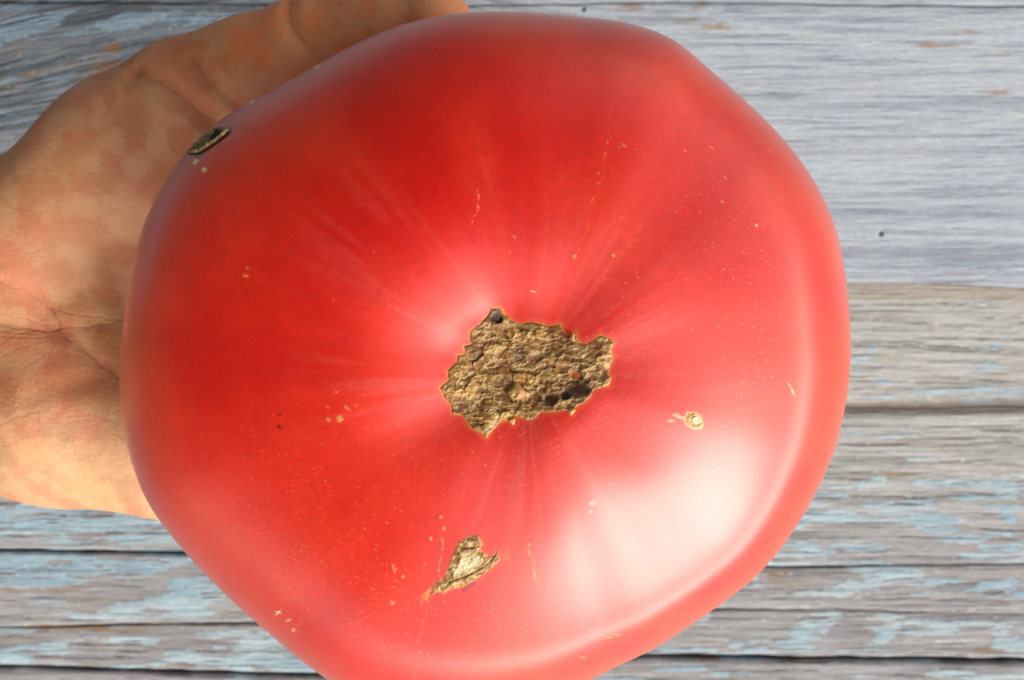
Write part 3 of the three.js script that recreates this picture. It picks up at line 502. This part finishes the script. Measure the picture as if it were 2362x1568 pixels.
gash.userData = { label: 'lens-shaped gash with a black hole and green rim, upper left of the tomato' };
// ---------------------------------------------------------------- hand
{
  const C = (u, v, d, r) => ({ p: at(u, v, d), r });
  const bones = [];                                    // [a, b, ra, rb, group]
  const chain = (k, ...js) => { for (let i = 0; i < js.length - 1; i++) bones.push({ a: js[i].p, b: js[i + 1].p, ra: js[i].r, rb: js[i + 1].r, k }); };
//HAND-BONES
  chain(0.020, C(-2300, 880, 0.262, 0.034), C(-900, 820, 0.250, 0.026), C(-260, 760, 0.244, 0.020));       // forearm and wrist
  chain(0.016, C(-900, 880, 0.250, 0.024), C(-200, 850, 0.243, 0.019));
  chain(0.014, C(-200, 670, 0.242, 0.0175), C(70, 600, 0.238, 0.0180), C(310, 385, 0.235, 0.0172), C(450, 260, 0.230, 0.0140)); // heel of the little finger's side
  chain(0.012, C(-160, 920, 0.242, 0.0168), C(140, 945, 0.237, 0.0188), C(420, 990, 0.240, 0.0180), C(640, 1030, 0.246, 0.0140)); // ball of the thumb
  chain(0.014, C(-60, 780, 0.243, 0.0190), C(330, 720, 0.246, 0.0160), C(640, 640, 0.255, 0.0130));          // hollow of the palm
  chain(0.012, C(380, 540, 0.244, 0.0145), C(650, 450, 0.252, 0.0125));
  chain(0.004, C(640, 1030, 0.246, 0.0140), C(900, 1090, 0.250, 0.0108), C(1150, 1100, 0.246, 0.0098), C(1330, 1080, 0.240, 0.0080));   // thumb, under the tomato
  chain(0.006, C(450, 240, 0.228, 0.0140), C(590, 185, 0.223, 0.0118), C(735, 122, 0.216, 0.0108), C(880, 92, 0.210, 0.0096), C(1000, 66, 0.204, 0.0080)); // little finger along the tomato's edge
  chain(0.004, C(620, 390, 0.247, 0.0115), C(900, 330, 0.247, 0.0100), C(1120, 270, 0.240, 0.0090), C(1270, 230, 0.230, 0.0078));
  chain(0.004, C(660, 520, 0.252, 0.0120), C(970, 500, 0.252, 0.0105), C(1220, 470, 0.247, 0.0094), C(1390, 440, 0.238, 0.0080));
  chain(0.004, C(650, 680, 0.254, 0.0120), C(960, 700, 0.253, 0.0105), C(1200, 690, 0.249, 0.0094), C(1360, 670, 0.241, 0.0080));
//HAND-BONES-END
  // skin folds in photograph pixels: the wide ones are modelled, the fine ones are lines in the skin's relief: [points, half width, depth]
  const metres = (list) => list.map(([pts, w, d]) => { const q = pts.map(([u, v]) => { const p = at(u, v, 0.224); return [p.x, p.z]; }), m = w * 0.224 / FOCAL; let x0 = 9, x1 = -9, z0 = 9, z1 = -9; for (const [x, z] of q) { x0 = Math.min(x0, x); x1 = Math.max(x1, x); z0 = Math.min(z0, z); z1 = Math.max(z1, z); } return { q, w: m, d: d * 0.7, box: [x0 - 3 * m, x1 + 3 * m, z0 - 3 * m, z1 + 3 * m] }; });
  const folds = metres([
    [[[345, 190], [390, 210], [440, 240], [500, 285], [560, 320]], 26, 0.0022], [[[480, 170], [510, 205], [545, 240], [600, 280]], 22, 0.0016],
    [[[705, 50], [708, 100], [724, 135], [750, 165]], 20, 0.0016], [[[120, 730], [146, 764], [189, 797], [236, 838], [320, 880]], 20, 0.0010], [[[110, 912], [170, 890], [230, 880], [320, 890]], 28, 0.0008],
    [[[-20, 640], [47, 660], [94, 684], [128, 712]], 18, 0.0005], [[[-20, 745], [71, 757], [146, 762], [230, 748]], 18, 0.0006],
  ]);
  const lines = metres([
    [[[318, 180], [345, 188], [390, 208], [440, 238], [500, 285], [560, 320]], 4, 1], [[[490, 180], [510, 205], [545, 240], [600, 280]], 3, 0.7], [[[595, 95], [608, 140], [640, 190]], 2.5, 0.4], [[[520, 110], [540, 150], [560, 200]], 2.5, 0.4], [[[450, 150], [470, 190], [480, 230]], 2, 0.3],
    [[[701, 55], [705, 100], [722, 135], [745, 160]], 4, 0.9], [[[712, 60], [722, 100], [740, 130]], 2.5, 0.4], [[[800, 20], [808, 50], [820, 80]], 2.5, 0.3],
    [[[-20, 640], [47, 660], [94, 684], [128, 712], [150, 764]], 3, 0.7], [[[128, 708], [170, 719], [236, 731], [300, 740]], 3, 0.8], [[[-20, 742], [71, 756], [146, 762], [208, 750], [300, 738]], 3, 0.9],
    [[[118, 690], [146, 764], [189, 797], [236, 838], [300, 880]], 3.5, 1], [[[-20, 770], [71, 777], [118, 778], [151, 757]], 2.5, 0.7], [[[20, 792], [60, 768], [120, 760]], 2, 0.5], [[[0, 720], [60, 734], [130, 745]], 2, 0.5], [[[-10, 756], [50, 765], [110, 770]], 2, 0.5],
    [[[150, 760], [200, 790], [280, 800]], 2, 0.3], [[[190, 660], [205, 700], [215, 730]], 2, 0.3], [[[30, 820], [70, 800], [120, 785]], 2, 0.3], [[[60, 870], [110, 830], [150, 790]], 2, 0.25],
    [[[-20, 988], [40, 976], [90, 952], [130, 940]], 3, 0.45], [[[-20, 1040], [30, 1020], [80, 1010]], 2.5, 0.3], [[[-10, 425], [20, 450], [60, 482], [90, 500]], 3, 0.5], [[[-10, 520], [25, 560], [40, 640]], 2.5, 0.35], [[[20, 400], [50, 420], [70, 430]], 2, 0.3], [[[230, 560], [250, 600], [255, 650]], 2, 0.2], [[[100, 560], [130, 610], [140, 660]], 2, 0.2],
  ]);
  function sdf(x, y, z, fine) {
    let d = 1e3;
    for (const b of bones) {
      const ax = b.a.x, ay = b.a.y, az = b.a.z, dx = b.b.x - ax, dy = b.b.y - ay, dz = b.b.z - az;
      const t = clamp(((x - ax) * dx + (y - ay) * dy + (z - az) * dz) / (dx * dx + dy * dy + dz * dz)), e = Math.hypot(x - ax - t * dx, y - ay - t * dy, z - az - t * dz) - mix(b.ra, b.rb, t);
      if (e > d + b.k) continue;
      const h = clamp(0.5 + 0.5 * (d - e) / b.k); d = mix(d, e, h) - b.k * h * (1 - h);
    }
    if (fine && d < 0.01) {
      for (const f of folds) {
        if (x < f.box[0] || x > f.box[1] || z < f.box[2] || z > f.box[3] || y < 0.155) continue;
        const q = segDist(x, z, f.q) / f.w; if (q < 3) d += f.d * Math.exp(-q * q);
      }
      d += 0.0010 * (n3(x * 60, y * 60, z * 60, 400) - 0.5) + 0.00030 * (n3(x * 170, y * 170, z * 170, 401) - 0.5);
    }
    return d;
  }
  const c = 0.0012, B = 8, lo = new THREE.Vector3(9, 9, 9), hi = new THREE.Vector3(-9, -9, -9);
  for (const b of bones) for (const [p, r] of [[b.a, b.ra], [b.b, b.rb]]) { lo.min(p.clone().subScalar(r + 0.012)); hi.max(p.clone().addScalar(r + 0.012)); }
  const nb = [0, 1, 2].map((i) => Math.ceil((hi.getComponent(i) - lo.getComponent(i)) / (c * B))), N = nb.map((n) => n * B + 1);
  const key = (i, j, k) => (i * N[1] + j) * N[2] + k, vert = new Map(), edges = [], pos = [], s = new Float32Array((B + 1) ** 3), at3 = (i, j, k) => s[(i * (B + 1) + j) * (B + 1) + k];
  for (let bi = 0; bi < nb[0]; bi++) for (let bj = 0; bj < nb[1]; bj++) for (let bk = 0; bk < nb[2]; bk++) {
    const i0 = bi * B, j0 = bj * B, k0 = bk * B;
    if (Math.abs(sdf(lo.x + (i0 + B / 2) * c, lo.y + (j0 + B / 2) * c, lo.z + (k0 + B / 2) * c, false)) > B * c * 1.05) continue;
    for (let i = 0; i <= B; i++) for (let j = 0; j <= B; j++) for (let k = 0; k <= B; k++) s[(i * (B + 1) + j) * (B + 1) + k] = sdf(lo.x + (i0 + i) * c, lo.y + (j0 + j) * c, lo.z + (k0 + k) * c, false);
    for (let i = 0; i < B; i++) for (let j = 0; j < B; j++) for (let k = 0; k < B; k++) {
      let n = 0, X = 0, Y = 0, Z = 0;
      for (let e = 0; e < 12; e++) {
        const ax = e >> 2, p = e & 1, q = (e >> 1) & 1, A = ax === 0 ? [0, p, q] : ax === 1 ? [p, 0, q] : [p, q, 0], D = [...A]; D[ax] = 1;
        const f = at3(i + A[0], j + A[1], k + A[2]), g = at3(i + D[0], j + D[1], k + D[2]); if ((f < 0) === (g < 0)) continue;
        const t = f / (f - g); n++; X += mix(A[0], D[0], t); Y += mix(A[1], D[1], t); Z += mix(A[2], D[2], t);
      }
      if (n) { vert.set(key(i0 + i, j0 + j, k0 + k), pos.length / 3); pos.push(lo.x + (i0 + i + X / n) * c, lo.y + (j0 + j + Y / n) * c, lo.z + (k0 + k + Z / n) * c); }
      const f = at3(i, j, k);
      if ((f < 0) !== (at3(i + 1, j, k) < 0)) edges.push([0, i0 + i, j0 + j, k0 + k, f < 0]);
      if ((f < 0) !== (at3(i, j + 1, k) < 0)) edges.push([1, i0 + i, j0 + j, k0 + k, f < 0]);
      if ((f < 0) !== (at3(i, j, k + 1) < 0)) edges.push([2, i0 + i, j0 + j, k0 + k, f < 0]);
    }
  }
  const idx = [];
  for (const [ax, i, j, k, neg] of edges) {
    const q = ax === 0 ? [[i, j - 1, k - 1], [i, j, k - 1], [i, j, k], [i, j - 1, k]] : ax === 1 ? [[i - 1, j, k - 1], [i - 1, j, k], [i, j, k], [i, j, k - 1]] : [[i - 1, j - 1, k], [i, j - 1, k], [i, j, k], [i - 1, j, k]];
    const v = q.map((p) => vert.get(key(...p))); if (v.some((x) => x === undefined)) continue;
    if (neg) idx.push(v[0], v[1], v[2], v[0], v[2], v[3]); else idx.push(v[0], v[2], v[1], v[0], v[3], v[2]);
  }
  const HX = -0.115, HZ = -0.080, HW = 0.125, HH = 0.125, nrm = new Float32Array(pos.length), uv = new Float32Array(pos.length / 3 * 2), e = 0.0004;
  for (let v = 0; v < pos.length; v += 3) {
    let x = pos[v], y = pos[v + 1], z = pos[v + 2], gx, gy, gz, l;
    for (let it = 0; it < 3; it++) {
      const f = sdf(x, y, z, true); gx = sdf(x + e, y, z, true) - f; gy = sdf(x, y + e, z, true) - f; gz = sdf(x, y, z + e, true) - f; l = Math.hypot(gx, gy, gz) || 1; gx /= l; gy /= l; gz /= l;
      if (it < 2) { const m = clamp(f, -0.0012, 0.0012) * 0.9; x -= gx * m; y -= gy * m; z -= gz * m; }
    }
    pos[v] = x; pos[v + 1] = y; pos[v + 2] = z; nrm[v] = gx; nrm[v + 1] = gy; nrm[v + 2] = gz;
    uv[v / 3 * 2] = (x - HX) / HW; uv[v / 3 * 2 + 1] = (z - HZ) / HH;
  }
  const g = new THREE.BufferGeometry();
  g.setAttribute('position', new THREE.Float32BufferAttribute(pos, 3)); g.setAttribute('normal', new THREE.BufferAttribute(nrm, 3)); g.setAttribute('uv', new THREE.BufferAttribute(uv, 2)); g.setIndex(idx);
  // the skin laid out flat over palm and fingers: tan with pale and pink blotches, redder towards the fingers by tan and painted bounce from the tomato, lines and fine wrinkles
  const W = 1024, cm = new Uint8Array(W * W * 4), bm = new Uint8Array(W * W * 4);
  for (let j = 0; j < W; j++) for (let i = 0; i < W; i++) {
    const x = HX + (i + 0.5) / W * HW, z = HZ + (j + 0.5) / W * HH, o = (j * W + i) * 4, X = x * 1000, Z = z * 1000;
    const m1 = fbm2(X * 0.16 + 3, Z * 0.16, 3, 410), m2 = fbm2(X * 0.22, Z * 0.22, 3, 420), m3 = fbm2(X * 0.04, Z * 0.04, 3, 430), wr = fbm2(X * 0.9 + Z * 0.5, Z * 2.4 - X * 0.9, 3, 500), wr2 = n2(X * 2.6, Z * 1.1, 501), gr = n2(X * 3.6, Z * 3.6, 502);
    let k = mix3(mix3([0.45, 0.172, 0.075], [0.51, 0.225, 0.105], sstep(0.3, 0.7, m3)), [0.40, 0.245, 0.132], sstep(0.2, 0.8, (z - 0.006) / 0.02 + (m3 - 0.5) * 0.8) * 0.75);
    const fingerTanBounce = sstep(0.2, 0.8, (x + 0.086) / 0.045 + (m3 - 0.5) * 0.6 - Math.max(0, z + 0.045) * 40);
    k = mix3(k, [0.82, 0.245, 0.090], fingerTanBounce * 0.9);  // tanned finger skin, with red bounce from the tomato put into the colour
    k = mix3(k, [0.56, 0.175, 0.105], sstep(0.36, 0.70, m1) * 0.5); k = mix3(k, [0.62, 0.36, 0.185], sstep(0.36, 0.68, m2 * 0.8 + gr * 0.08 + m1 * 0.12) * 0.5);
    let b = 0.5 + 0.16 * (wr - 0.5) + 0.08 * (wr2 - 0.5) + 0.05 * (gr - 0.5), red = 0;
    const wx = x + 0.0009 * (n2(X * 0.5, Z * 0.5, 510) - 0.5), wz = z + 0.0009 * (n2(X * 0.5, Z * 0.5, 511) - 0.5);
    for (const f of lines) if (wx > f.box[0] && wx < f.box[1] && wz > f.box[2] && wz < f.box[3]) { const q = segDist(wx, wz, f.q) / (f.w * (0.6 + 0.8 * m2)); if (q < 3) { const e = Math.exp(-q * q) * f.d; b -= 0.32 * e; red = Math.max(red, e); } }
    k = mix3(k, [0.40, 0.115, 0.055], red * 0.5);
    const gg = 0.96 + 0.08 * gr;
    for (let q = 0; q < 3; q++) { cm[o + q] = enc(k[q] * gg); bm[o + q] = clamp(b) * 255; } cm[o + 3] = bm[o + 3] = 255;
  }
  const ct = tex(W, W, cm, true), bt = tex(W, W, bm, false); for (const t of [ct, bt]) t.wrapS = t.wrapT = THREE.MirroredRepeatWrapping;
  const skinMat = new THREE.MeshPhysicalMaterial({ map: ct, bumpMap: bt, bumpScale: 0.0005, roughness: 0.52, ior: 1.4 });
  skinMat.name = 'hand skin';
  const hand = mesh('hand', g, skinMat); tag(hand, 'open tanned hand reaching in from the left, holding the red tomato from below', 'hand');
}
renderer.render(scene, camera);
